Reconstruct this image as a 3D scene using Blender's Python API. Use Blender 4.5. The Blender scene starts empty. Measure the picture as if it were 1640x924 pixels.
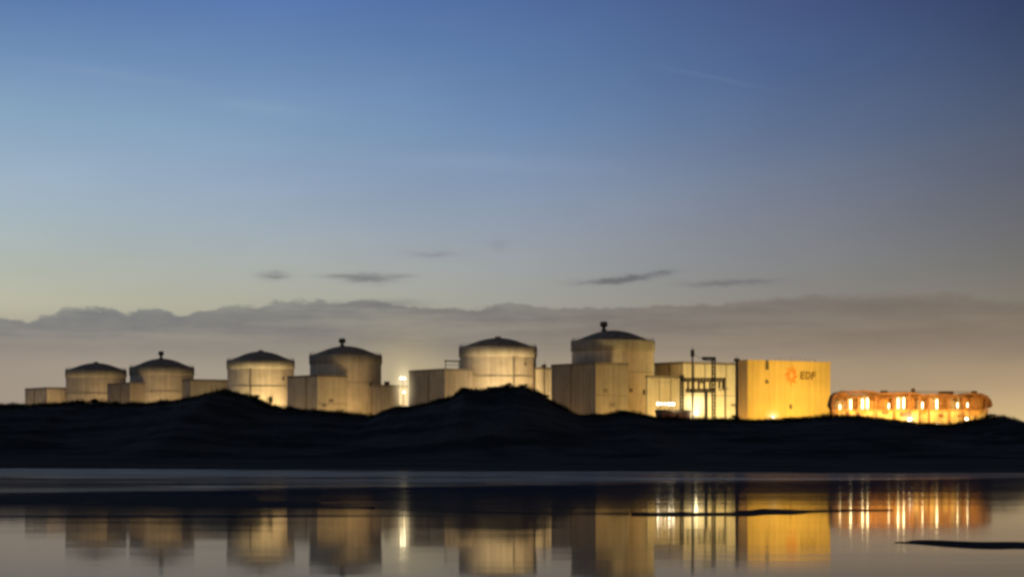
import bpy, bmesh, math, random
from mathutils import Vector, Matrix, noise
random.seed(7)
PI = math.pi
sc = bpy.context.scene
C = bpy.context.collection

# ------------------------------------------------------------------ survey
F = 4000.0      # focal length in photo pixels (photo 1640 wide)
HZ = 733.0      # row of the horizon
CAMH = 1.0
def X(px, D): return (px - 820.0) * D / F
def Z(py, D): return CAMH + (HZ - py) * D / F
def srgb(r, g, b, k=1.0):
    f = lambda c: (c / 255 / 12.92 if c / 255 <= 0.04045 else ((c / 255 + 0.055) / 1.055) ** 2.4)
    return (f(r) * k, f(g) * k, f(b) * k, 1.0)

# ------------------------------------------------------------------ node helpers
class N:
    """tiny expression wrapper for shader math"""
    def __init__(s, nt, sock): s.nt, s.s = nt, sock
    def _m(s, op, *a, clamp=False):
        n = s.nt.nodes.new('ShaderNodeMath'); n.operation = op; n.use_clamp = clamp
        for i, v in enumerate((s,) + a):
            if isinstance(v, N): s.nt.links.new(v.s, n.inputs[i])
            else: n.inputs[i].default_value = v
        return N(s.nt, n.outputs[0])
    def __add__(s, o): return s._m('ADD', o)
    def __sub__(s, o): return s._m('SUBTRACT', o)
    def __mul__(s, o): return s._m('MULTIPLY', o)
    def __truediv__(s, o): return s._m('DIVIDE', o)
    def m(s, op, *a, clamp=False): return s._m(op, *a, clamp=clamp)
    def smooth(s, a, b, lo=0.0, hi=1.0):
        n = s.nt.nodes.new('ShaderNodeMapRange'); n.interpolation_type = 'SMOOTHSTEP'
        s.nt.links.new(s.s, n.inputs[0])
        for i, v in ((1, a), (2, b), (3, lo), (4, hi)): n.inputs[i].default_value = v
        return N(s.nt, n.outputs[0])
    def lin(s, a, b, lo=0.0, hi=1.0):
        n = s.nt.nodes.new('ShaderNodeMapRange')
        s.nt.links.new(s.s, n.inputs[0])
        for i, v in ((1, a), (2, b), (3, lo), (4, hi)): n.inputs[i].default_value = v
        return N(s.nt, n.outputs[0])
def mixc(nt, fac, a, b, mode='MIX'):
    n = nt.nodes.new('ShaderNodeMix'); n.data_type = 'RGBA'; n.blend_type = mode
    if isinstance(fac, N): nt.links.new(fac.s, n.inputs[0])
    else: n.inputs[0].default_value = fac
    for i, v in ((6, a), (7, b)):
        if isinstance(v, N): nt.links.new(v.s, n.inputs[i])
        else: n.inputs[i].default_value = v
    return N(nt, n.outputs[2])
def noise_n(nt, vec, scale, detail=3, rough=0.5):
    n = nt.nodes.new('ShaderNodeTexNoise'); n.inputs['Scale'].default_value = scale
    n.inputs['Detail'].default_value = detail; n.inputs['Roughness'].default_value = rough
    nt.links.new(vec.s if isinstance(vec, N) else vec, n.inputs['Vector'])
    return N(nt, n.outputs['Fac'])
def mapping(nt, vec, scale=(1, 1, 1), loc=(0, 0, 0)):
    n = nt.nodes.new('ShaderNodeMapping'); n.inputs['Scale'].default_value = scale; n.inputs['Location'].default_value = loc
    nt.links.new(vec.s if isinstance(vec, N) else vec, n.inputs['Vector'])
    return N(nt, n.outputs[0])
def ramp(nt, fac, stops, interp='LINEAR'):
    n = nt.nodes.new('ShaderNodeValToRGB'); r = n.color_ramp; r.interpolation = interp
    nt.links.new(fac.s, n.inputs[0])
    while len(r.elements) < len(stops): r.elements.new(0.5)
    for e, (p, c) in zip(r.elements, stops): e.position = p; e.color = c
    return N(nt, n.outputs[0])

def mat(name, base, rough=0.85, vary=0.25, streak=0.0, scale=0.15, bump=0.0, metallic=0.0, rib=0.0, spec=0.3):
    m = bpy.data.materials.new(name); m.use_nodes = True; nt = m.node_tree
    b = nt.nodes['Principled BSDF']; tc = nt.nodes.new('ShaderNodeTexCoord')
    v = N(nt, tc.outputs['Object'])
    f = noise_n(nt, v, scale, 5, 0.6)
    if streak:
        s = noise_n(nt, mapping(nt, v, (0.55, 0.55, 0.03)), 1.0, 4, 0.6)
        f = f * (1 - streak) + s * streak
    lo = tuple(c * (1 - vary) for c in base[:3]) + (1,); hi = tuple(min(1, c * (1 + vary)) for c in base[:3]) + (1,)
    col = mixc(nt, f.smooth(0.3, 0.7), lo, hi)
    nt.links.new(col.s, b.inputs['Base Color'])
    b.inputs['Roughness'].default_value = rough; b.inputs['Metallic'].default_value = metallic
    b.inputs['Specular IOR Level'].default_value = spec
    if bump or rib:
        h = noise_n(nt, v, 1.3, 5, 0.6) * (bump if bump else 0.0)
        if rib:
            sx = nt.nodes.new('ShaderNodeSeparateXYZ'); nt.links.new(v.s, sx.inputs[0])
            w = (N(nt, sx.outputs[0]) + N(nt, sx.outputs[1])) * 2.2
            h = h + w.m('SINE') * rib
        bp = nt.nodes.new('ShaderNodeBump'); bp.inputs['Distance'].default_value = 0.3
        nt.links.new(h.s, bp.inputs['Height']); nt.links.new(bp.outputs[0], b.inputs['Normal'])
    return m
def emit(name, col, strength):
    m = bpy.data.materials.new(name); m.use_nodes = True; nt = m.node_tree
    b = nt.nodes['Principled BSDF']; b.inputs['Base Color'].default_value = (0.5, 0.5, 0.5, 1)
    b.inputs['Emission Color'].default_value = col + (1,); b.inputs['Emission Strength'].default_value = strength
    return m

M = dict(
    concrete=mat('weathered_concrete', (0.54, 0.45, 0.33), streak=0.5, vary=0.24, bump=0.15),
    ring=mat('shade_darkened_ring_concrete', (0.32, 0.28, 0.21), streak=0.5, vary=0.3, bump=0.15),  # streaked; base darkened in place of the floodlight cutoff on the ring
    dome=mat('dark_dome_coating', (0.50, 0.38, 0.29), vary=0.3, scale=0.3),
    cladding=mat('ribbed_cladding', (0.44, 0.37, 0.26), streak=0.5, vary=0.18, rib=0.25),
    darkclad=mat('brown_cladding', (0.27, 0.22, 0.165), streak=0.5, vary=0.2, rib=0.25),
    yellow=mat('yellow_panel_cladding', (0.60, 0.42, 0.19), streak=0.4, vary=0.16, scale=0.08, rib=0.25),
    trim=mat('dark_trim', (0.16, 0.13, 0.10), vary=0.2),
    steel=mat('dark_galvanised_steel', (0.07, 0.06, 0.045), rough=0.6, vary=0.3),
    orange=mat('orange_painted_steel', (0.62, 0.30, 0.07), rough=0.6, streak=0.5, vary=0.3, scale=0.3),
    rust=mat('rust_brown_roofing', (0.34, 0.15, 0.055), rough=0.8, vary=0.35, scale=0.3),
    tank=mat('cream_vessel_paint', (0.62, 0.55, 0.38), rough=0.5, streak=0.5, vary=0.2),
    plinth=mat('ochre_wall_paint', (0.68, 0.48, 0.19), streak=0.5, vary=0.4, scale=0.35),
    redwall=mat('dull_red_brick', (0.16, 0.075, 0.055), vary=0.3, scale=0.5),
    logo_orange=mat('orange_sign_paint', (0.68, 0.20, 0.025), vary=0.08),
    logo_dark=mat('dark_sign_paint', (0.20, 0.125, 0.05), vary=0.08),
    leaf=mat('dark_scrub_leaf', (0.018, 0.022, 0.013), vary=0.4, scale=1.0, spec=0.1),
    bark=mat('grey_bark', (0.03, 0.025, 0.02), vary=0.3),
    grass=mat('marram_grass', (0.022, 0.024, 0.016), vary=0.4, scale=0.3, spec=0.1),
    lamp=emit('lamp_glass_warm', (1.0, 0.86, 0.50), 4.0),
    lamp_hot=emit('lamp_glass_bright', (1.0, 0.86, 0.50), 26),
    lamp_dim=emit('lamp_glass_dim', (1.0, 0.86, 0.50), 2.0),
    tube=emit('tube_light_glass', (1.0, 0.80, 0.42), 11.0),
    strip=emit('strip_light_glass', (1.0, 0.85, 0.55), 9.0),
    strip_hot=emit('strip_light_bright', (1.0, 0.88, 0.60), 22.0),
)

# ------------------------------------------------------------------ object helpers
def link(name, bm, m, parent=None, smooth=False):
    me = bpy.data.meshes.new(name); bm.normal_update(); bm.to_mesh(me); bm.free()
    if smooth:
        for p in me.polygons: p.use_smooth = True
    o = bpy.data.objects.new(name, me); me.materials.append(m); C.objects.link(o)
    if parent: o.parent = parent
    return o
def tag(o, label=None, cat=None, group=None, kind=None):
    if label: o['label'] = label
    if cat: o['category'] = cat
    if group: o['group'] = group
    if kind: o['kind'] = kind
    return o
def thing(name, loc, label, cat, group=None, rz=0):
    o = bpy.data.objects.new(name, None); C.objects.link(o); o.location = loc; o.rotation_euler = (0, 0, rz)
    o.empty_display_size = 1
    return tag(o, label, cat, group)
def box(bm, c, s, rz=0):
    mt = Matrix.Translation(c) @ Matrix.Rotation(rz, 4, 'Z') @ Matrix.Diagonal((s[0], s[1], s[2], 1))
    return bmesh.ops.create_cube(bm, size=1, matrix=mt)['verts']
def tube(bm, a, b, r, r2=None, seg=10):
    a, b = Vector(a), Vector(b); d = b - a
    q = d.to_track_quat('Z', 'Y').to_matrix().to_4x4()
    bmesh.ops.create_cone(bm, cap_ends=True, segments=seg, radius1=r, radius2=r if r2 is None else r2, depth=d.length,
                          matrix=Matrix.Translation((a + b) / 2) @ q)
def lathe(bm, prof, seg=96, cx=0, cy=0):
    rings = []
    for r, z in prof:
        if r < 1e-4: rings.append([bm.verts.new((cx, cy, z))])
        else: rings.append([bm.verts.new((cx + r * math.cos(2 * PI * i / seg), cy + r * math.sin(2 * PI * i / seg), z)) for i in range(seg)])
    for A, B in zip(rings, rings[1:]):
        for i in range(seg):
            j = (i + 1) % seg
            if len(A) == 1: bm.faces.new((A[0], B[j], B[i])) if len(B) > 1 else None
            elif len(B) == 1: bm.faces.new((A[i], A[j], B[0]))
            else: bm.faces.new((A[i], A[j], B[j], B[i]))

def interp(tab, x):
    if x <= tab[0][0]: return tab[0][1]
    for (a, b), (c, d) in zip(tab, tab[1:]):
        if x <= c: 
            t = (x - a) / (c - a); t = t * t * (3 - 2 * t) * 0.5 + t * 0.5
            return b + (d - b) * t
    return tab[-1][1]

# ------------------------------------------------------------------ terrain: beach, dune ridge, plant platform
RIDGE = [(-700, 652), (-400, 640), (-200, 650), (0, 647), (40, 649), (100, 647), (125, 645), (155, 643), (168, 647), (195, 647), (250, 646), (290, 641),
         (312, 638), (330, 632), (350, 626), (360, 624.5), (375, 628), (400, 634), (420, 642), (440, 650), (455, 654), (500, 657),
         (540, 660), (570, 664), (602, 666), (617, 659), (635, 653), (650, 653), (680, 647), (702, 641), (722, 636), (735, 628),
         (746, 623.5), (770, 624.5), (790, 623), (812, 619), (835, 619), (850, 623), (865, 629), (878, 640), (890, 648), (905, 655),
         (920, 662), (932, 665), (960, 665), (985, 661), (1010, 661), (1030, 665), (1050, 669), (1100, 671), (1150, 672),
         (1200, 674), (1230, 673), (1262, 672), (1290, 668), (1330, 666), (1370, 667), (1400, 670), (1430, 674), (1460, 679),
         (1490, 680), (1510, 683), (1532, 678), (1560, 674), (1575, 669), (1590, 667), (1605, 670), (1620, 682), (1640, 686),
         (1700, 690), (1900, 672), (2300, 680), (2800, 668)]
YR = 520.0
PLAT = 5.0
def ridge_h(x):
    px = 820 + F * x / YR
    return Z(interp(RIDGE, px) + 1.5, YR)
def yshore(x):   # where the beach meets the water
    return interp([(-130, 236), (-52, 232), (0, 195), (26, 165), (60, 138), (170, 126)], x) + 16 * noise.noise(Vector((x * 0.035, 3, 8))) + 5 * noise.noise(Vector((x * 0.15, 1, 8)))
def ground(x, y):
    hr = ridge_h(x)
    ys = yshore(x)
    n1 = noise.noise(Vector((x * 0.045, y * 0.03, 3.1))); n2 = noise.noise(Vector((x * 0.17, y * 0.07, 7.7)))
    n3 = noise.noise(Vector((x * 0.6, y * 0.6, 1.7)))
    if y <= YR:
        yb = 405 + 14 * n1       # toe of the dune
        beach = (y - ys) / 60.0
        if y > ys: beach = min(0.85, 0.006 * (y - ys)) + 0.04 * n2 * min(1, (y - ys) / 40)
        else: beach = max(-0.8, (y - ys) * 0.02)
        t = max(0.0, (y - yb) / (YR - yb)); s = t ** 0.85
        s = s * s * (3 - 2 * s) * 0.6 + s * 0.4
        z = beach + (hr - max(beach, 0)) * s
        w = 4 * t * (1 - t)
        z += w * (0.5 * n1 + 0.35 * n2 + 0.08 * n3) + 0.22 * n3 * min(1, t * 3)
        return z
    t = min(1.0, (y - YR) / 100.0); s = t * t * (3 - 2 * t)
    return hr + (PLAT - hr) * s + 0.22 * n3 * (1 - t) - 0.4 * n1 * 4 * t * (1 - t)

def spaced(a, b, step, far, g=1.35):
    v = []; x = a
    while x <= b: v.append(x); x += step
    s = step; l = v[0]; r = v[-1]; L = []; R = []
    while r < far: s *= g; r += s; R.append(r)
    s = step
    while l > -far: s *= g; l -= s; L.append(l)
    return L[::-1] + v + R
xs = spaced(-150, 150, 0.6, 5000)
ys = [110 + 8 * i for i in range(35)] + [392 + i * 2 for i in range(34)] + [460 + i * 1.1 for i in range(54)] + [YR + i * 1.5 for i in range(0, 12)] + [543, 552, 562, 575, 590, 610, 640, 700, 1000, 2000, 4000, 9000, 20000]
ys = sorted(set(ys))
bm = bmesh.new()
rows = [[bm.verts.new((x, y, ground(x, y))) for x in xs] for y in ys]
for A, B in zip(rows, rows[1:]):
    for i in range(len(xs) - 1): bm.faces.new((A[i], A[i + 1], B[i + 1], B[i]))
md = bpy.data.materials.new('dune_sand'); md.use_nodes = True; nt = md.node_tree
b = nt.nodes['Principled BSDF']; tc = nt.nodes.new('ShaderNodeTexCoord'); v = N(nt, tc.outputs['Object'])
veg = noise_n(nt, mapping(nt, v, (0.05, 0.09, 0.2)), 1.0, 6, 0.65)
col = mixc(nt, veg.smooth(0.38, 0.62), (0.17, 0.155, 0.14, 1), (0.05, 0.058, 0.048, 1))
nt.links.new(col.s, b.inputs['Base Color']); b.inputs['Roughness'].default_value = 0.95; b.inputs['Specular IOR Level'].default_value = 0.05
bp = nt.nodes.new('ShaderNodeBump'); bp.inputs['Distance'].default_value = 0.4
nt.links.new(noise_n(nt, v, 0.8, 6, 0.7).s, bp.inputs['Height']); nt.links.new(bp.outputs[0], b.inputs['Normal'])
dune = link('ground', bm, md, smooth=True); tag(dune, kind='structure')

# ------------------------------------------------------------------ water
mw = bpy.data.materials.new('shallow_tide_water'); mw.use_nodes = True; nt = mw.node_tree
b = nt.nodes['Principled BSDF']; tc = nt.nodes.new('ShaderNodeTexCoord'); v = N(nt, tc.outputs['Object'])
sx = nt.nodes.new('ShaderNodeSeparateXYZ'); nt.links.new(v.s, sx.inputs[0])
wx, wy = N(nt, sx.outputs[0]), N(nt, sx.outputs[1])
stre = noise_n(nt, mapping(nt, v, (0.02, 0.14, 1)), 1.0, 4, 0.6)
stre2 = noise_n(nt, mapping(nt, v, (0.02, 0.028, 1), (31, 4, 0)), 1.0, 5, 0.6)
wys = wy - wx * 1.4          # the rippled surf zone slants to the right
surf = wys.smooth(86, 100)
rip = stre2.smooth(0.42, 0.56)
rough = surf * (rip * 0.14 + 0.03) + 0.040 + stre.smooth(0.5, 0.75) * 0.022
nt.links.new(rough.s, b.inputs['Roughness'])
b.inputs['Base Color'].default_value = (0.006, 0.007, 0.009, 1); b.inputs['IOR'].default_value = 1.33
bp = nt.nodes.new('ShaderNodeBump'); bp.inputs['Distance'].default_value = 0.02; bp.inputs['Strength'].default_value = 0.25
bh = noise_n(nt, mapping(nt, v, (0.10, 0.22, 1)), 1.0, 3, 0.5)
nt.links.new(bh.s, bp.inputs['Height']); nt.links.new(bp.outputs[0], b.inputs['Normal'])
# film of water thinning out over wet sand towards the far shore, reflected sky painted in as blue
df = nt.nodes.new('ShaderNodeBsdfDiffuse'); df.inputs[0].default_value = (0.075, 0.105, 0.185, 1)
mx = nt.nodes.new('ShaderNodeMixShader')
pt = noise_n(nt, mapping(nt, v, (0.022, 0.13, 1), (7, 3, 0)), 1.0, 6, 0.62)
pt2 = noise_n(nt, mapping(nt, v, (0.05, 0.45, 1), (2, 9, 0)), 1.0, 4, 0.6)
far = wys.smooth(78, 98)
patch = (pt + (far - 0.5) * 0.16).smooth(0.44, 0.56)
thin = (pt2 + wys.smooth(40, 75) * 0.12).smooth(0.55, 0.63) * 0.8 * wys.smooth(36, 50)
cover = (patch * 0.75 * wys.smooth(66, 84)).m('MAXIMUM', thin).m('MAXIMUM', 0.22)
nt.links.new(cover.s, mx.inputs[0]); nt.links.new(b.outputs[0], mx.inputs[1]); nt.links.new(df.outputs[0], mx.inputs[2])
nt.links.new(mx.outputs[0], nt.nodes['Material Output'].inputs['Surface'])
bm = bmesh.new()
vs = [bm.verts.new(p) for p in ((-5000, -600, 0), (5000, -600, 0), (5000, 300, 0), (-5000, 300, 0))]
bm.faces.new(vs)
tag(link('water', bm, mw), kind='structure')
# seabed below, so the shore reads as a real slope
bm = bmesh.new()
vs = [bm.verts.new(p) for p in ((-5000, -600, -1.0), (5000, -600, -1.0), (5000, 112, -0.83), (-5000, 112, -0.83))]
bm.faces.new(vs); 
ms = mat('wet_sand', (0.022, 0.021, 0.022), rough=0.9, vary=0.3, scale=0.4, bump=0.2, spec=0.15)
tag(link('sea_bed', bm, ms), kind='structure')

def sandbar(name, pts, h, label):
    """pts: (x, y centre, half depth): a low bank of wet sand just breaking the water"""
    bm = bmesh.new(); R = []
    K = 14; pts2 = []
    for (x0, y0, d0), (x1, y1, d1) in zip(pts, pts[1:]):
        for k in range(30):
            t = k / 30; pts2.append((x0 + (x1 - x0) * t, y0 + (y1 - y0) * t, d0 + (d1 - d0) * t))
    pts2.append(pts[-1])
    for x, yc, d in pts2:
        yc += 0.8 * noise.noise(Vector((x * 0.12, yc * 0.1, 5))); d *= 1 + 0.9 * noise.noise(Vector((x * 0.35, 2, 9))) + .7 * noise.noise(Vector((x * 1.3, 4, 9)))
        R.append([bm.verts.new((x, yc + d * (2 * k / K - 1), -0.01 + h * max(0, math.sin(PI * k / K)) * max(-.2, 0.85 + 1.1 * noise.noise(Vector((x * .55, k * .22, yc * .3)))))) for k in range(K + 1)])
    for A, B in zip(R, R[1:]):
        for k in range(K): bm.faces.new((A[k], B[k], B[k + 1], A[k + 1]))
    o = link(name, bm, ms, smooth=True); tag(o, label, None, None, 'structure'); return o
K_ = 2 / 3
def bar_at(pts, h, label):     # (column, row, half thickness in rows)
    q = []
    for px, py, hp in pts:
        Dn = CAMH * F / (py - HZ); q.append((X(px, Dn), Dn, max(0.05, 1.5 * hp * Dn * Dn / (CAMH * F))))
    return sandbar('sandbar', q, h, label)
bar_at([(1010, 823, .3), (1080, 823, 2.4), (1130, 822, 4.5), (1190, 821, 5), (1250, 819, 3.2), (1330, 818, 1.6), (1430, 817, .3)], 0.03, 'low dark bank of wet sand crossing the golden reflection')
bar_at([(1445, 871, .4), (1500, 873, 4.5), (1580, 875, 6.5), (1680, 876, 6), (1900, 878, 2)], 0.025, 'dark tongue of wet sand at the lower right edge')
bar_at([(640, 817, .3), (700, 818, 1.2), (800, 820, 1.8), (900, 821, 1.2), (1006, 822, .3)], 0.02, 'thin dark bank of wet sand in the middle of the shallows')
bar_at([(-100, 795, 3), (40, 797, 5), (200, 800, 8), (380, 806, 6), (520, 812, 2), (600, 814, .4)], 0.03, 'broad dark bank of wet sand on the left of the shallows')


# ------------------------------------------------------------------ marram grass along the crest (uncountable: stuff)
bm = bmesh.new()
for i in range(55000):
    px = random.uniform(-60, 1700); y = YR + random.gauss(-5, 9)
    if y > YR + 12: continue
    x = X(px, YR)
    dens = noise.noise(Vector((x * 0.25, y * 0.2, 11)))
    if dens < random.uniform(-0.45, 0.25): continue
    z = ground(x, y) - 0.03
    h = random.uniform(0.22, 0.7) * (1.0 + 1.6 * max(0, dens + .5 * noise.noise(Vector((x * 1.1, 3, 2))))); a = random.uniform(0, 2 * PI); l = random.uniform(0.05, 0.5) * h
    w = random.uniform(0.02, 0.045)
    p0 = Vector((x, y, z)); mid = p0 + Vector((math.cos(a) * l * .35, math.sin(a) * l * .35, h * .65)); tip = p0 + Vector((math.cos(a) * l, math.sin(a) * l, h))
    s = Vector((w, 0, 0))
    q = [bm.verts.new(p) for p in (p0 - s, p0 + s, mid + s * .7, tip, mid - s * .7)]
    bm.faces.new(q)
tag(link('dune_grass', bm, M['grass']), 'dark marram grass fringing the crest of the dune', 'grass', None, 'stuff')

# ------------------------------------------------------------------ shrubs on the crest
def shrub(px, top, wpx, label, dy=0):
    y = YR + dy; x = X(px, y); zb = ground(x, y) - 0.15; w = wpx * y / F; h = max(0.5, Z(top, y) - zb)
    t = thing('dune_shrub', (x, y, zb), label, 'shrub', 'shrubs on the dune crest')
    rnd = random.Random(int(px * 7)); bm = bmesh.new()
    for k in range(rnd.randint(4, 6)):
        a = rnd.uniform(0, 2 * PI); tube(bm, (0, 0, 0), (math.cos(a) * w * .3, math.sin(a) * w * .3, h * rnd.uniform(.5, .8)), 0.05, 0.015, 6)
    link('stem', bm, M['bark'], t)
    bm = bmesh.new()
    lobes = [(rnd.uniform(-.32, .32) * w, rnd.uniform(-.3, .3) * w, h * rnd.uniform(.35, .72), rnd.uniform(.22, .36)) for _ in range(8)]
    for i in range(1500):
        lx, ly, lz, lr = rnd.choice(lobes)
        d = Vector((rnd.gauss(0, 1), rnd.gauss(0, 1), rnd.gauss(0, 1))).normalized() * (rnd.random() ** 0.5)
        p = Vector((lx + d.x * lr * w * .75, ly + d.y * lr * w * .75, lz + d.z * lr * h))
        if p.z < 0.02: continue
        s = rnd.uniform(0.04, 0.09); u = Vector((rnd.gauss(0, 1), rnd.gauss(0, 1), rnd.gauss(0, 1))).normalized(); v2 = u.orthogonal().normalized()
        q = [bm.verts.new(p + u * s), bm.verts.new(p + v2 * s * .5), bm.verts.new(p - u * s), bm.verts.new(p - v2 * s * .5)]
        bm.faces.new(q)
    link('foliage', bm, M['leaf'], t)
shrub(128, 641, 26, 'low dark shrub left of the twin bushes below the far left dome')
shrub(152, 637.5, 17, 'small round shrub silhouetted against the far left domed building')
shrub(186, 642, 12, 'tiny shrub in front of the brown annex between the two far domes')
shrub(299, 637, 20, 'low shrub on the slope left of the first dune hump')
shrub(411, 630, 13, 'small dark shrub on the right shoulder of the first dune hump')
shrub(433, 631, 15, 'round bush alone against the brightest lit cylinder', dy=3)
shrub(640, 649, 20, 'low bush at the foot of the glowing mast')
shrub(744, 619, 20, 'bush at the left end of the tallest dune top')
shrub(790, 618, 22, 'wide low bush in the middle of the tallest dune top')
shrub(815, 611.5, 15, 'upright bush on the tallest dune against bright wall')
shrub(838, 614, 17, 'bushy shrub right of the upright bush on the tallest dune')
shrub(872, 632, 18, 'shrub on the steep right flank of the tallest dune')
shrub(996, 656, 30, 'broad low shrub below the largest dome')
shrub(1178, 661, 20, 'dark bush hugging the foot of the tall dark post')
shrub(1262, 667, 22, 'low shrub below the yellow wall right of the ground light')
shrub(1590, 662, 26, 'rounded shrub on the last dune knoll at the right')

# ------------------------------------------------------------------ lights
def aim(o, tgt):
    o.rotation_euler = (Vector(tgt) - o.location).to_track_quat('-Z', 'Y').to_euler()
WARM = (1.0, 0.71, 0.35); AMBER = (1.0, 0.60, 0.16); PALE = (1.0, 0.80, 0.48)
def spot(loc, tgt, power, col=WARM, ang=100, blend=1.0, rad=6.0):
    l = bpy.data.lights.new('floodlight_beam', 'SPOT'); l.energy = power; l.color = col; l.spot_size = math.radians(ang); l.spot_blend = blend; l.shadow_soft_size = rad
    o = bpy.data.objects.new('floodlight_beam', l); C.objects.link(o); o.location = loc; aim(o, tgt); return o
def point(loc, power, col=WARM, rad=0.6):
    l = bpy.data.lights.new('lamp_light', 'POINT'); l.energy = power; l.color = col; l.shadow_soft_size = rad
    o = bpy.data.objects.new('lamp_light', l); C.objects.link(o); o.location = loc; return o

# ------------------------------------------------------------------ buildings
dv = Vector((-0.561, 0.828, 0)); ev = Vector((0.828, 0.561, 0))   # the two axes of the plant
YAW = math.atan2(ev.y, ev.x)
def along(Cx, Cy, d, px):
    q = (px - 820) / F; return (Cx - q * Cy) / (q * d.y - d.x)
def block(name, pc, pl, pr, ytop, D, label, cat='building', group=None, wm='concrete', wm2=None, depth=None, rl=0, rr=0, col=WARM, base=PLAT, vents=0, bands=0, lamp_d=16, roof_m='trim'):
    """rectangular building: near corner at column pc, distance D; left face to column pl, right face to column pr"""
    cx = X(pc, D); L = along(cx, D, dv, pl) if pl < pc else (depth or 25); W = along(cx, D, ev, pr) if pr > pc else (depth or 25)
    H = Z(ytop, D) - base
    t = thing(name, (cx, D, base), label, cat, group, YAW)
    # local frame: +x along ev, +y along dv
    bm = bmesh.new(); box(bm, (W / 2, L / 2, H / 2 - 0.3), (W, L, H - 0.6))
    link('wall', bm, M[wm], t)
    bm = bmesh.new()   # roof edge, 15 cm proud of the wall
    e = 0.15; hh = 1.1
    for c, s in (((W / 2, -e / 2, H - hh / 2 + .05), (W + 2 * e, e * 1.0, hh)), ((W / 2, L + e / 2, H - hh / 2 + .05), (W + 2 * e, e, hh)),
                 ((-e / 2, L / 2, H - hh / 2 + .05), (e, L - .002, hh)), ((W + e / 2, L / 2, H - hh / 2 + .05), (e, L - .002, hh))): box(bm, c, s)
    link('parapet', bm, M[roof_m], t)
    for k in range(vents):
        rnd = random.Random(int(pc) + k); vx = W * (0.15 + 0.7 * (k + .5) / vents); vy = L * rnd.uniform(.2, .6); vh = rnd.uniform(0.9, 1.8)
        bm = bmesh.new(); box(bm, (vx, vy, H - .6 + vh / 2 + .3), (rnd.uniform(1.4, 2.8), 2, vh + .6)); box(bm, (vx, vy, H + vh + .06), (3.1, 2.4, .12))
        link('roof_vent', bm, M['trim'], t)
    if L > 12 and W > 12:
        rnd = random.Random(int(pc * 3 + pr))
        for k in range(2):
            bm = bmesh.new(); lx_ = W * rnd.uniform(.2, .8); lz_ = H * rnd.uniform(.45, .8); box(bm, (lx_, -.12, lz_), (rnd.uniform(1.5, 3.2), .24, rnd.uniform(1.0, 2.0))); link('louvre', bm, M['trim'], t)
        bm = bmesh.new(); box(bm, (W / 2, -.06, H * .62), (W - .3, .12, .3)); link('ledge', bm, M['trim'], t)
        bm = bmesh.new(); ly_ = L * rnd.uniform(.3, .7); box(bm, (-.14, ly_, H * .5), (.28, 1.0, H - 2.6)); link('ladder_cage', bm, M['trim'], t)
    for k in range(bands):   # vertical downpipes / joints on the right face
        bm = bmesh.new(); tube(bm, (W * (k + 1) / (bands + 1), -0.22, 0), (W * (k + 1) / (bands + 1), -0.22, H - 1.2), 0.16, seg=8)
        link('downpipe', bm, M['trim'], t)
    o = Vector((cx, D, base))
    if rr:
        n = -dv; c = o + ev * (W / 2)
        k = max(1, round(W / 30))
        for i in range(k):
            c = o + ev * (W * (i + .5) / k); spot(c + n * lamp_d + Vector((0, 0, 1)), c + Vector((0, 0, H * .55)), rr / k, col, 120)
    if rl:
        n = -ev; c = o + dv * (L / 2); spot(c + n * lamp_d + Vector((0, 0, 1)), c + Vector((0, 0, H * .5)), rl, col, 120)
    return t, W, L, H

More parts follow.
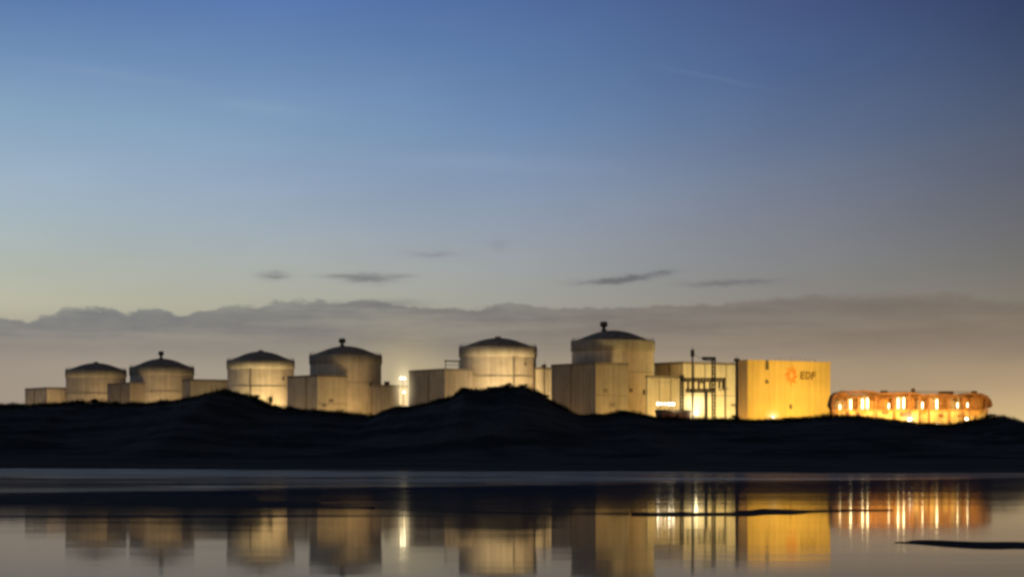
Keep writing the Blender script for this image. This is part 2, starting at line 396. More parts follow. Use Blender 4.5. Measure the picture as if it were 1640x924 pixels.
def reactor(pc, wpx, ytop, yapex, label, stack=None, conduit=None, lights=(), skirt=None):
    D = F * 40.0 / wpx; R = 20.0; x = X(pc, D); base = PLAT
    Dc = D; H = Z(ytop, D) - base; HA = Z(yapex, D) - base
    t = thing('reactor_building', (x, Dc, base), label, 'reactor building', 'domed reactor buildings in a row')
    bm = bmesh.new(); lathe(bm, [(R - .5, 0), (R - .5, H - 5.2)]); link('containment_wall', bm, M['concrete'], t, True)
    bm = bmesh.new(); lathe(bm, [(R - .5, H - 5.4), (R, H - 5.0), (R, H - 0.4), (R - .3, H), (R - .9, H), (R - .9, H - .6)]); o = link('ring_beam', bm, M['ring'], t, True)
    bm = bmesh.new(); d = HA - H
    prof = [(R - .9, H - .35), (R * .86, H + d * .03), (R * .84, H + d * .10), (R * .74, H + d * .24), (R * .62, H + d * .44), (R * .48, H + d * .66), (R * .32, H + d * .84), (R * .16, H + d * .95), (0, HA)]
    lathe(bm, prof); link('dome', bm, M['dome'], t, True)
    bm = bmesh.new()   # handrail round the ring
    for i in range(60):
        a = 2 * PI * i / 60; tube(bm, (math.cos(a) * (R - .5), math.sin(a) * (R - .5), H), (math.cos(a) * (R - .5), math.sin(a) * (R - .5), H + 1.1), .04, seg=4)
    n = 72
    for i in range(n):
        a = 2 * PI * i / n; a2 = 2 * PI * (i + 1) / n
        tube(bm, (math.cos(a) * (R - .5), math.sin(a) * (R - .5), H + 1.1), (math.cos(a2) * (R - .5), math.sin(a2) * (R - .5), H + 1.1), .05, seg=4)
    link('handrail', bm, M['steel'], t)
    if stack:
        spx, stop, br = stack; sxx = X(spx, D) - x; hs = Z(stop, D) - base
        bm = bmesh.new(); zb = H + d * .75
        tube(bm, (sxx, 0, zb), (sxx, 0, hs - 2.2), .9, .75, 16); s = link('vent_stack', bm, M['steel'], t, False)
        bm = bmesh.new(); lathe(bm, [(.75, hs - 2.7), (br, hs - 2.2), (br, hs - .6), (br * .7, hs), (0, hs)], 20, sxx, 0); link('stack_cap', bm, M['steel'], s, True)
        bm = bmesh.new(); lathe(bm, [(.8, zb + 1.2), (1.5, zb + 1.2), (1.5, zb + 1.6), (.8, zb + 1.6)], 16, sxx, 0); link('platform', bm, M['steel'], s)
    else:
        bm = bmesh.new(); lathe(bm, [(1.6, HA - .25), (1.6, HA + .6), (0, HA + .8)], 20); link('dome_hatch', bm, M['dome'], t)
    rnd = random.Random(int(pc)); bm = bmesh.new(); lathe(bm, [(R - .5, H * .70), (R - .28, H * .70 + .02), (R - .28, H * .70 + .3), (R - .5, H * .70 + .32)]); link('ledge', bm, M['ring'], t, True)
    for k in range(2):
        a = math.radians(rnd.uniform(-55, 55)); rr_ = R - .35; zc = H * rnd.uniform(.5, .85)
        bm = bmesh.new(); box(bm, (math.sin(a) * rr_, -math.cos(a) * rr_, zc), (rnd.uniform(1, 2), .7, rnd.uniform(1, 2.2)), a); link('hatch', bm, M['trim'], t)
    if conduit:
        q = (X(conduit, D - R) - x) / R; yy = -math.sqrt(max(0, 1 - q * q)) * R
        bm = bmesh.new(); box(bm, (q * R, yy + .35, (H - 6) / 2), (.7, .9, H - 6)); link('cable_duct', bm, M['trim'], t)
    for ang, dist, pw, col, tz, bz in lights:
        a = math.radians(ang); dx, dy = math.sin(a), -math.cos(a)
        spot((x + dx * (R + dist), Dc + dy * (R + dist), base + bz), (x + dx * R * .8, Dc + dy * R * .8, base + tz), pw, col, 110)
    return t

P = 1950.0
reactor(153.7, 97.6, 592, 581, 'farthest domed reactor building at the far left end of the row', None, None,
        [(25, 16, 46 * P, WARM, 26, 1), (-20, 22, 16 * P, WARM, 20, 1)])
reactor(259, 104, 588, 574, 'domed reactor building with short stack, second from the left', (258, 562.5, 1.7), None,
        [(35, 18, 30 * P, WARM, 20, 1), (-25, 24, 15 * P, WARM, 16, 1)])
reactor(417.5, 109, 577, 562.5, 'brightly lit domed reactor building right of the first dune hump', None, 401,
        [(8, 11, 125 * P, (1, .76, .36), 22, 1), (45, 20, 75 * P, WARM, 18, 1), (-40, 20, 25 * P, PALE, 20, 1)])
reactor(553.5, 117, 568.5, 554, 'dim domed reactor building with stack left of the glowing mast', (548, 542, 1.9), None,
        [(20, 26, 17 * P, AMBER, 14, 1), (-10, 34, 6 * P, WARM, 26, 1)])
reactor(797.5, 125.6, 555.5, 541, 'lit domed reactor building rising directly behind the tallest dune', None, 823,
        [(14, 11, 95 * P, (1, .76, .38), 22, 1), (-12, 18, 45 * P, PALE, 26, 1), (48, 22, 45 * P, WARM, 26, 1)])
reactor(981.5, 135, 546, 529, 'largest and nearest domed reactor building, with dark roof and stack', (967, 515, 1.8), None,
        [(28, 30, 20 * P, AMBER, 20, 1), (60, 26, 13 * P, AMBER, 28, 1), (-30, 30, 3 * P, AMBER, 20, 1)])

AB = 'blocks beside the reactor domes'
block('auxiliary_building', 75, 40, 106, 620, 1632, 'low pale block at the far left end of the plant', group=AB, wm='concrete', rl=16 * P, rr=26 * P, vents=0, lamp_d=22)
block('auxiliary_building', 208, 172, 256, 612, 1515, 'brown block between the two leftmost domes', group=AB, wm='darkclad', rl=14 * P, rr=30 * P, lamp_d=22)
block('auxiliary_building', 305, 292, 366, 607, 1492, 'long low block between second and third domes', group=AB, wm='cladding', rl=6 * P, rr=26 * P, lamp_d=24)
block('auxiliary_building', 508, 460, 556, 600, 1336, 'flat roofed block against the left side of the dim dome with stack', group=AB, wm='cladding', rl=11 * P, rr=15 * P, lamp_d=20)
block('auxiliary_building', 611, 597, 640, 616, 1330, 'small low block immediately left of the glowing mast', group=AB, wm='darkclad', rl=14 * P, rr=22 * P, lamp_d=22, vents=1)
t5, W5, L5, H5 = block('auxiliary_building', 712, 655, 757, 590, 1240, 'tall dark sided block immediately right of the glowing mast', group=AB, wm='darkclad', rl=5 * P, rr=30 * P, lamp_d=20)
block('auxiliary_building', 866, 857, 886, 588, 1262, 'narrow dappled block in the gap left of the largest dome', group=AB, wm='cladding', rl=8 * P, rr=20 * P, lamp_d=16, vents=1)
block('auxiliary_building', 954, 883, 1006, 580, 1135, 'tall dark block against the left of the largest dome', group=AB, wm='darkclad', rl=3.5 * P, rr=17 * P, lamp_d=20, col=AMBER)
block('auxiliary_building', 1037, 1034, 1092, 601, 1128, 'tan block against the right of the largest dome', group=AB, wm='cladding', rr=22 * P, lamp_d=20, bands=2, col=AMBER)
block('turbine_hall', 1094, 1048, 1196, 579, 1180, 'long ribbed pale hall behind the switchyard gantry', group=None, wm='cladding', rr=120 * P, rl=4 * P, lamp_d=26, bands=5, col=(1.0, 0.76, 0.30), vents=0)
ty, WY, LY, HY = block('yellow_hall', 1197, 1182, 1330, 576, 1000, 'big bright yellow windowless hall with an orange emblem and dark lettering', wm='yellow', rr=0, rl=14 * P, col=AMBER, roof_m='yellow')

# roof frame on the block right of the mast
bm = bmesh.new()
for px_ in (4, 12): tube(bm, (px_ - 1.5, 3, H5 - 1), (px_ - 1.5, 3, H5 + 3.8), .22)
tube(bm, (2.0, 3, H5 + 3.9), (11.5, 3, H5 + 3.9), .35); tube(bm, (2.5, 3, H5 + 1.9), (10.5, 3, H5 + 1.9), .12)
link('roof_frame', bm, M['steel'], t5)

spot((X(1118, 1050), 1060, PLAT + 1), (X(1112, 1150), 1160, PLAT + 14), 230 * P, (1.0, .76, .30), 90)
# floodlights on the yellow wall: two rows for an even wash
o = Vector((X(1197, 1000), 1000, PLAT))
P = 1000.0
for i in range(3):
    c = o + ev * (WY * (i + .5) / 3)
    spot(c - dv * 34 + Vector((0, 0, 1.0)), c + Vector((0, 0, HY * .62)), 98 * P, (1.0, 0.665, 0.12), 110)

# emblem and lettering on the yellow wall
def wall_px(px):   # local x on the right face for a photo column
    return along(X(1197, 1000), 1000, ev, px)
def wall_z(px, py):
    p = o + ev * wall_px(px); return Z(py, p.y) - PLAT
ex = wall_px(1267.5); ez = wall_z(1267, 601); er = (wall_px(1277) - wall_px(1258)) / 2 * 1.0
bm = bmesh.new()
for k in range(8):     # a ring of curved petals
    a0 = 2 * PI * k / 8 + .15; pts = []
    for j in range(9):
        t_ = j / 8; rr_ = er * (.30 + .78 * t_); a = a0 + .75 * t_; w = er * .17 * math.sin(PI * min(1, .12 + .88 * t_)) + .02
        pts.append((rr_, a, w))
    up = [(r * math.cos(a) - w * math.sin(a), r * math.sin(a) + w * math.cos(a)) for r, a, w in pts]
    dn = [(r * math.cos(a) + w * math.sin(a), r * math.sin(a) - w * math.cos(a)) for r, a, w in pts]
    for (a1, b1), (c1, d1) in zip(zip(up, dn), zip(up[1:], dn[1:])):
        q = [bm.verts.new((ex + p[0] * 1.0, -0.06, ez + p[1] * 1.25)) for p in (b1, d1, c1, a1)]
        bm.faces.new(q)
emb = link('emblem', bm, M['logo_orange'], ty)
for ch, pa, pb in (('E', 1281, 1288.6), ('D', 1289.6, 1297.6), ('F', 1298.6, 1306)):
    cu = bpy.data.curves.new('letter', 'FONT'); cu.body = ch; cu.size = 1; cu.extrude = 0.0; cu.offset = 0.04
    tmp = bpy.data.objects.new('letter_source', cu); C.objects.link(tmp)
    bpy.context.view_layer.update()
    me = bpy.data.meshes.new_from_object(tmp.evaluated_get(bpy.context.evaluated_depsgraph_get())); bpy.data.objects.remove(tmp)
    lx0 = min(v.co.x for v in me.vertices); lx1 = max(v.co.x for v in me.vertices); ly0 = min(v.co.y for v in me.vertices); ly1 = max(v.co.y for v in me.vertices)
    x0, x1 = wall_px(pa), wall_px(pb); z0, z1 = wall_z(1293, 607.5), wall_z(1293, 595)
    for v_ in me.vertices:
        fx = (v_.co.x - lx0) / (lx1 - lx0); fz = (v_.co.y - ly0) / (ly1 - ly0)
        v_.co = Vector((x0 + (x1 - x0) * fx + .35 * fz, -0.06, z0 + (z1 - z0) * fz))
    me.materials.clear(); me.materials.append(M['logo_dark']); me.name = 'letter'
    lt = bpy.data.objects.new('letter', me); C.objects.link(lt); lt.parent = ty
for pxa, ya, yb_, w_ in ((1228, 577, 592, 1.1), (1228, 610, 614, 1.2), (1266, 648, 655, 1.0)):
    bm = bmesh.new(); xa = wall_px(pxa); box(bm, (xa, -.35, (wall_z(pxa, ya) + wall_z(pxa, yb_)) / 2), (w_, .7, abs(wall_z(pxa, ya) - wall_z(pxa, yb_))))
    link('vent_duct' if ya < 600 else 'louvre', bm, M['trim'], ty)
for f_ in (.25, .5, .75):    # cladding joints
    bm = bmesh.new(); box(bm, (WY * f_ + .3, -.04, HY / 2 - .7), (.18, .08, HY - 1.5)); link('cladding_joint', bm, M['yellow'], ty)
for k in range(9):
    bm = bmesh.new(); xx = WY * (.35 + .06 * k); tube(bm, (xx, 1, HY - .8), (xx, 1, HY + 1.1), .09, seg=6); link('roof_post', bm, M['trim'], ty)

# ------------------------------------------------------------------ switchyard
def bar(bm, px0, y0, px1, y1, D, r): tube(bm, (X(px0, D), 0, Z(y0, D)), (X(px1, D), 0, Z(y1, D)), r, seg=8)
def lattice(bm, px, ya, yb, D, w):
    """lattice mast: two chords with diagonals"""
    xa = X(px, D); za, zb = sorted((Z(ya, D), Z(yb, D))); n = max(2, int((zb - za) / (w * 1.3)))
    for s in (-1, 1):
        for q in (-1, 1): tube(bm, (xa + s * w / 2, q * w / 2, za), (xa + s * w / 2, q * w / 2, zb), .26, seg=5)
    for i in range(n):
        z_0 = za + (zb - za) * i / n; z_1 = za + (zb - za) * (i + 1) / n; s = 1 if i % 2 else -1
        for q in (-1, 1):
            tube(bm, (xa - s * w / 2, q * w / 2, z_0), (xa + s * w / 2, q * w / 2, z_1),   .15, seg=4)
            tube(bm, (q * w / 2, s * w / 2, z_0) if False else (xa + q * w / 2, -s * w / 2, z_0), (xa + q * w / 2, s * w / 2, z_1), .09, seg=4)
D = 960
zb_ = HZ + F * (CAMH - PLAT) / D   # row of the platform at this distance
t = thing('switchyard_gantry', (0, D, 0), 'dark steel gantry frame with two crossbeams before the ribbed hall', 'gantry')
for px, ya in ((1092, 600), (1143, 573), (1131, 627)):
    bm = bmesh.new(); lattice(bm, px, ya, zb_, D, 1.05 if px != 1131 else .6); link('post', bm, M['steel'], t)
for a, y_, b_ in ((1090, 608, 1162), (1098, 625.5, 1146)):
    bm = bmesh.new(); xa, xb, z_ = X(a, D), X(b_, D), Z(y_, D); n = 14
    for s in (-.45, .45): tube(bm, (xa, 0, z_ + s), (xb, 0, z_ + s), .32, seg=6)
    for i in range(n):
        s = .45 if i % 2 else -.45; tube(bm, (xa + (xb - xa) * i / n, 0, z_ + s), (xa + (xb - xa) * (i + 1) / n, 0, z_ - s), .2, seg=4)
    link('crossbeam', bm, M['steel'], t)
bm = bmesh.new(); bar(bm, 1124, 573.5, 1146, 573.5, D, .5); bar(bm, 1126, 576, 1143, 578, D, .2); link('top_arm', bm, M['steel'], t)
for px in (1102, 1110, 1119, 1128, 1137, 1152, 1158):
    bm = bmesh.new(); n = 6
    for i in range(n):
        bmesh.ops.create_uvsphere(bm, u_segments=10, v_segments=6, radius=.5, matrix=Matrix.Translation((X(px, D), 0, Z(610.5, D) - i * .52)) @ Matrix.Diagonal((1, 1, .55, 1)))
    link('insulator', bm, M['steel'], t)
bm = bmesh.new(); bar(bm, 1150, 625, 1166, 622, D, .16); bar(bm, 1160, 608, 1160, 628, D, .14); link('outrigger', bm, M['steel'], t)

def mast(px, ytop, D, label, w0, w1, head=None, cat='mast'):
    t = thing('mast', (X(px, D), D, PLAT), label, cat); H = Z(ytop, D) - PLAT
    bm = bmesh.new(); tube(bm, (0, 0, 0), (0, 0, H), w0, w1, 12); link('pole', bm, M['steel'], t)
    bm = bmesh.new(); box(bm, (0, 0, .4), (w0 * 4, w0 * 4, .8)); link('footing', bm, M['concrete'], t)
    if head:
        bm = bmesh.new(); box(bm, (0, 0, H - head), (w0 * 3.2, w0 * 3.2, head * 2)); tube(bm, (0, 0, H), (0, 0, H + 1.2), .08, seg=6); link('mast_head', bm, M['steel'], t)
    return t
mast(1109, 560, 955, 'slim mast topped by a thick head, tallest of the dark poles', .42, .30, 1.3)
mast(1180, 574, 930, 'thick dark post at the left edge of the bright yellow hall', .62, .50, .5)
mast(1161, 605, 985, 'short thin pole between gantry and thick dark post', .24, .18)
mast(872, 583, 1225, 'thin pole rising above the dappled block left of the largest dome', .35, .25, .4)

def wire(pa, ya, Da, pb, yb, Db, sag, label):
    a = Vector((X(pa, Da), Da, Z(ya, Da))); b_ = Vector((X(pb, Db), Db, Z(yb, Db))); bm = bmesh.new(); pts = []
    for i in range(13):
        f_ = i / 12; p = a.lerp(b_, f_); p.z -= sag * 4 * f_ * (1 - f_); pts.append(p)
    for p, q in zip(pts, pts[1:]): tube(bm, p, q, .07, seg=5)
    tag(link('power_line', bm, M['steel']), label, 'cable', 'cables over the switchyard')
wire(1143, 575, 960, 1180, 576, 930, 2.0, 'sagging cable from the top of the gantry to the thick dark post')
wire(1109, 563, 955, 1143, 575, 960, 1.6, 'sagging cable from the slim tall mast to the gantry top')
wire(1092, 602, 960, 1040, 603, 1128, 2.5, 'sagging cable from the left gantry post to the tan block')

# ------------------------------------------------------------------ lamps
def lampmast(px, ylamp, D, label, power, r=.5, hot=False, heads=1, col=WARM, arm=.9, base=PLAT, name='lamp_post'):
    r *= .62
    t = thing(name, (X(px, D), D, base), label, 'lamp post', 'lit lamp posts along the plant fence'); H = Z(ylamp, D) - base
    bm = bmesh.new(); tube(bm, (0, 0, 0), (0, 0, max(.6, H + .2)), .16, .10, 10); link('pole', bm, M['steel'], t)
    for k in range(heads):
        xx = (k - (heads - 1) / 2) * arm * 2
        bm = bmesh.new(); box(bm, (xx, .1, H + r * .9), (r * 2.2, r * 1.4, r * .35)); tube(bm, (0, 0, H + .15), (xx, .1, H + .15 + r * .6), .07, seg=6); hd = link('lamp_head', bm, M['steel'], t)
        bm = bmesh.new(); bmesh.ops.create_uvsphere(bm, u_segments=16, v_segments=10, radius=r, matrix=Matrix.Translation((xx, -.1, H + r * .2)) @ Matrix.Diagonal((1, 1, .8, 1)))
        link('lamp_glass', bm, M['lamp_hot' if hot else ('lamp_dim' if r < .2 else 'lamp')], hd, True)
    if power: spot((X(px, D), D + .8, base + H - .2), (X(px, D), D + 30, base + H + 2), power * 1.5, col, 150, rad=.4)
    return t
lampmast(1115, 662, 700, 'brightest ground level lamp below the switchyard gantry', 9 * P, .62, True)
lampmast(1238, 668, 700, 'bright low lamp at the foot of the yellow hall', 9 * P, .6, False)
lampmast(1457, 672, 700, 'bright low lamp before the middle of the long orange building', 9 * P, .75, True)
lampmast(1548, 671, 720, 'low lamp near the right end of the long orange building', 5 * P, .55, True)
lampmast(1502, 679, 720, 'low lamp half hidden by the dune left of the last knoll', 4 * P, .5)
lampmast(880, 630, 900, 'small lamp shining over the dune flank left of the largest dome', 4 * P, .22)
lampmast(852, 612, 1100, 'lamp shining at the right foot of the dome behind the tallest dune', 5 * P, .25)
lampmast(645, 606, 1150, 'tall glowing lamp mast standing alone between two blocks', 26 * P, .75, True, 2, PALE, .7)
lampmast(647, 628, 1120, 'lower lamp right beneath the tall glowing mast', 14 * P, .6, True, 1, PALE, .7)

# pale lit tower behind the glowing mast
block('stair_tower', 640, 637, 653, 617, 1190, 'slim brightly lit tower standing behind the glowing mast', 'tower', wm='concrete', rr=60 * P, rl=0, lamp_d=10, depth=6, col=PALE)

# low building with a strip of lights on its roof edge
tl, WL, LL, HL = block('gatehouse', 1060, 1050, 1106, 656, 860, 'low reddish brick building with a row of lights above its roof', 'building', wm='redwall', rr=3 * P, base=PLAT, lamp_d=12, vents=0)
for k, px in enumerate((1062, 1067, 1073, 1080, 1086)):
    xx = along(X(1060, 860), 860, ev, px); bm = bmesh.new(); tube(bm, (xx, 3, HL - .6), (xx, 3, HL + 1.9), .09, seg=6); l_ = link('light_bracket', bm, M['steel'], tl)
    bm = bmesh.new(); box(bm, (xx, 2.8, HL + 2.1), (.75 if k in (0, 3, 4) else .45, .3, .6)); link('strip_light', bm, M['strip_hot' if k in (0, 3, 4) else 'strip'], l_)
spot((X(1075, 858), 861, Z(645, 860)), (X(1075, 900), 900, Z(648, 900)), 12 * P, PALE, 140, rad=1.0)

# ------------------------------------------------------------------ long orange building at the right
D = 880.0
t = thing('process_building', (0, D, PLAT), 'long orange lit building with curved roofs and pale upright vessels at the right', 'building')
def LX(px): return X(px, D)
def LZ(py, d=0): return Z(py, D + d) - PLAT
bm = bmesh.new(); box(bm, ((LX(1342) + LX(1570)) / 2, 9, LZ(630.5) / 2), (LX(1570) - LX(1342), .6, LZ(630.5))); box(bm, ((LX(1334) + LX(1585)) / 2, 9.7, LZ(642) / 2), (LX(1585) - LX(1334), .5, LZ(642))); link('rear_wall', bm, M['orange'], t)
bm = bmesh.new(); box(bm, ((LX(1336) + LX(1582)) / 2, 0.3, LZ(659) / 2), (LX(1582) - LX(1336), .5, LZ(659))); link('plinth_wall', bm, M['plinth'], t)
bm = bmesh.new(); box(bm, ((LX(1333) + LX(1584)) / 2, -.05, LZ(657)), (LX(1584) - LX(1333), .5, .5)); link('beam', bm, M['orange'], t)
RT = [(1330.5, 650), (1332, 641), (1335, 632), (1341, 627.5), (1360, 626), (1385, 625), (1400, 626.5), (1408, 629), (1430, 628.5), (1450, 628), (1470, 629), (1476, 631.5), (1495, 630.5), (1515, 630.5), (1536, 632), (1545, 629.5), (1560, 629), (1572, 630), (1581, 634), (1587, 641), (1590, 652)]
secs = []; bm = bmesh.new()
for (a, ya), (b_, yb_) in zip(RT, RT[1:]):
    for k in range(4):
        f_ = k / 4; x_ = LX(a + (b_ - a) * f_); z = LZ(ya + (yb_ - ya) * f_)
        xi = x_ + (0.7 if a < 1341 else (-0.7 if a > 1570 else 0)); th = .75
        secs.append([bm.verts.new(q) for q in ((x_, -1.0, z), (x_, 10, z), (xi, 10, z - th), (xi, -1.0, z - th))])
for A, B in zip(secs, secs[1:]):
    for k in range(4): bm.faces.new((A[k], A[(k + 1) % 4], B[(k + 1) % 4], B[k]))
bm.faces.new(secs[0]); bm.faces.new(secs[-1][::-1])
link('roof', bm, M['rust'], t, False)
for px in range(1338, 1584, 6):
    bm = bmesh.new(); zt = LZ(634) if px < 1572 else LZ(642); tube(bm, (LX(px), -.3, LZ(657)), (LX(px), -.3, zt), .1, seg=6); link('mullion', bm, M['rust'], t)
for y_ in (636, 646):
    bm = bmesh.new(); tube(bm, (LX(1336), -.25, LZ(y_)), (LX(1574 if y_ == 636 else 1584), -.25, LZ(y_)), .14, seg=6); link('rail', bm, M['rust'], t)
for px in (1334, 1356, 1375, 1403, 1431, 1456, 1473, 1488, 1520, 1543, 1562, 1580):
    bm = bmesh.new(); zt = LZ(632) if px < 1575 else LZ(640); box(bm, (LX(px), 0, zt / 2), (.55, .55, zt)); link('column', bm, M['rust'], t)
for px, w, y0 in ((1346, 2.4, 640), (1362, .7, 637), (1380, .8, 636), (1389, .8, 636), (1398, 1.4, 640), (1417, 2.2, 637), (1437, .7, 637), (1446, .9, 634), (1463, 1.2, 638), (1475, 1.0, 640), (1494, 1.1, 638), (1502, 1.0, 637), (1528, 1.2, 641), (1539, .9, 642), (1550, 1.6, 636), (1569, 2.6, 634)):
    bm = bmesh.new(); z1_ = LZ(y0); z0_ = LZ(660)
    lathe(bm, [(w, z0_), (w, z1_ - w * .4), (w * .85, z1_ - w * .1), (w * .5, z1_ + w * .12), (0, z1_ + w * .2)], 24, LX(px), 4.5)
    link('vessel', bm, M['orange' if px in (1417, 1463, 1550, 1569, 1398) else 'tank'], t, True)
for a, b_ in ((1366, 1378), (1380, 1393), (1436, 1448), (1448, 1458), (1492, 1504), (1526, 1538)):   # pipe arches over the vessels
    bm = bmesh.new(); xa, xb = LX(a), LX(b_); r_ = (xb - xa) / 2; zc = LZ(640) ; pts = [Vector(((xa + xb) / 2 - r_ * math.cos(PI * i / 12), 3, zc + r_ * .9 * math.sin(PI * i / 12))) for i in range(13)]
    for p, q in zip(pts, pts[1:]): tube(bm, p, q, .28, seg=8)
    for xx in (xa, xb): tube(bm, (xx, 3, LZ(660)), (xx, 3, zc), .28, seg=8)
    link('pipe_arch', bm, M['tank'], t)
for a in (1349, 1408, 1424, 1480, 1512, 1556):
    bm = bmesh.new(); box(bm, (LX(a), 7.5, (LZ(635) + LZ(658)) / 2), (2.3, .3, LZ(635) - LZ(658))); link('wall_panel', bm, M['orange'], t)
for px, y0, y1 in ((1345, 648, 655), (1362, 640, 655), (1381, 639, 654), (1389, 638, 654), (1423, 646, 654), (1438, 638, 654), (1447, 637, 654), (1477, 644, 654), (1500, 640, 654), (1533, 645, 653), (1549, 645, 652)):
    bm = bmesh.new(); h_ = LZ(y0) - LZ(y1); tube(bm, (LX(px), -.6, LZ(y1)), (LX(px), -.6, LZ(y0)), .14 if px in (1345, 1423, 1477, 1533, 1549) else .19, seg=8); link('tube_light', bm, M['tube'], t)
for px, pw in ((1344, 2), (1362, 3), (1385, 5), (1412, 3.0), (1442, 5), (1468, 3), (1498, 4.0), (1530, 2.4), (1560, 2)):
    spot((LX(px), D - 5, PLAT + LZ(657)), (LX(px), D + 8, PLAT + LZ(645)), pw * P * 2.1, (1.0, .64, .20), 130)
for px, pw in ((1345, 2.5), (1395, 5), (1430, 6), (1465, 6), (1510, 6), (1560, 5)):
    spot((LX(px), D - 14, PLAT + 1), (LX(px), D, PLAT + LZ(660)), pw * P * 1.25, (1.0, .70, .25), 120)
bm = bmesh.new()
for i in range(60):
    px = 1425 + i * 2.6
    if px > 1560: break
    tube(bm, (LX(px), 8, LZ(631)), (LX(px), 8, LZ(631) + 1.1), .05, seg=4)
tube(bm, (LX(1425), 8, LZ(631) + 1.1), (LX(1560), 8, LZ(631) + 1.1), .07, seg=4)
link('roof_railing', bm, M['rust'], t)

rnd = random.Random(5)
for i in range(16):
    px = 1340 + i * 15 + rnd.uniform(-4, 4); bm = bmesh.new(); z0 = LZ(rnd.uniform(645, 655)); w_ = rnd.uniform(1.0, 3.0)
    if i % 2: box(bm, (LX(px), -.9, LZ(660) - rnd.uniform(0, 1.5)), (w_, .7, rnd.uniform(.7, 1.8)))
    else: tube(bm, (LX(px), -.8, 0), (LX(px), -.8, z0), rnd.uniform(.12, .3), seg=8)
    link('cabinet' if i % 2 else 'riser_pipe', bm, M['rust' if i % 3 else 'orange'], t)
for a in (1343, 1372, 1405, 1452, 1483, 1513, 1553):
    bm = bmesh.new(); tube(bm, (LX(a), -.4, LZ(655)), (LX(a + 10), -.4, LZ(636)), .13, seg=6); tube(bm, (LX(a + 10), -.45, LZ(655)), (LX(a), -.45, LZ(636)), .13, seg=6); link('cross_brace', bm, M['rust'], t)
for a, b_, h_ in ((1348, 1358, 1.3), (1414, 1424, 1.4), (1464, 1468, 2.2), (1508, 1530, 1.2), (1560, 1568, 1.3)):
    bm = bmesh.new(); box(bm, ((LX(a) + LX(b_)) / 2, 5, LZ(629.5) + h_ / 2 - .4), (LX(b_) - LX(a), 3, h_)); link('roof_unit', bm, M['orange'], t)

# ------------------------------------------------------------------ self-emitting volumes that stand in for lamp glow
def glow_volume(px, py, D, rx, ry, strength, label, col=(1.0, .82, .5)):
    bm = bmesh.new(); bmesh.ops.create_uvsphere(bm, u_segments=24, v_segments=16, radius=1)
    m = bpy.data.materials.new('painted_glow'); m.use_nodes = True; nt = m.node_tree; nt.nodes.clear()
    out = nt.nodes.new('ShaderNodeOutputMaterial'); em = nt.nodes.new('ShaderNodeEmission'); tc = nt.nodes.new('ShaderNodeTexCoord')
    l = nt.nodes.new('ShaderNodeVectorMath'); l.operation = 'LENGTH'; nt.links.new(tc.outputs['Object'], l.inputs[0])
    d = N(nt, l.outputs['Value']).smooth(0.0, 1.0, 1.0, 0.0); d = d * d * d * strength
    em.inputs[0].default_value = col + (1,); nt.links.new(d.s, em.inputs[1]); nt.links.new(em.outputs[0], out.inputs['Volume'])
    o = link('painted_glow', bm, m); o.location = (X(px, D), D, Z(py, D)); o.scale = (rx, rx, ry)
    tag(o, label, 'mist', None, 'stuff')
glow_volume(646, 624, 1165, 10, 23, 0.10, 'added pale glow around the tall lamp mast', (1.0, .78, .42))
glow_volume(1115, 660, 695, 4.5, 4.5, 0.35, 'small added glow round the lamp below the gantry')
glow_volume(1238, 667, 695, 4.0, 3.6, 0.25, 'small added glow round the lamp at the foot of the yellow hall')
glow_volume(1457, 671, 695, 4.5, 3.6, 0.32, 'small added glow round the lamp before the long orange building')
glow_volume(1112, 645, 985, 14, 9, 0.16, 'warm added glow behind the switchyard gantry', (1.0, .8, .38))

# ------------------------------------------------------------------ sky
w = bpy.data.worlds.new('World'); sc.world = w; w.use_nodes = True; nt = w.node_tree; nt.nodes.clear()
out = nt.nodes.new('ShaderNodeOutputWorld'); bg = nt.nodes.new('ShaderNodeBackground'); tc = nt.nodes.new('ShaderNodeTexCoord')
sp = nt.nodes.new('ShaderNodeSeparateXYZ'); nt.links.new(tc.outputs['Generated'], sp.inputs[0])
dx, dy, dz = (N(nt, sp.outputs[i]) for i in range(3))
az = dx.m('ARCTAN2', dy)
hor = (dx * dx + dy * dy).m('SQRT').m('MAXIMUM', 0.001)
el = dz / hor
U = az.m('MULTIPLY_ADD', F, 820.0)            # photo columns / rows, used only as bearings and elevations
V = (el * -F) + HZ
def col_ramp(stops):
    ymin, ymax = -1300.0, 760.0
    st = sorted(((y - ymin) / (ymax - ymin), srgb(*c)) for y, c in stops)
    return ramp(nt, V.lin(ymin, ymax), st)
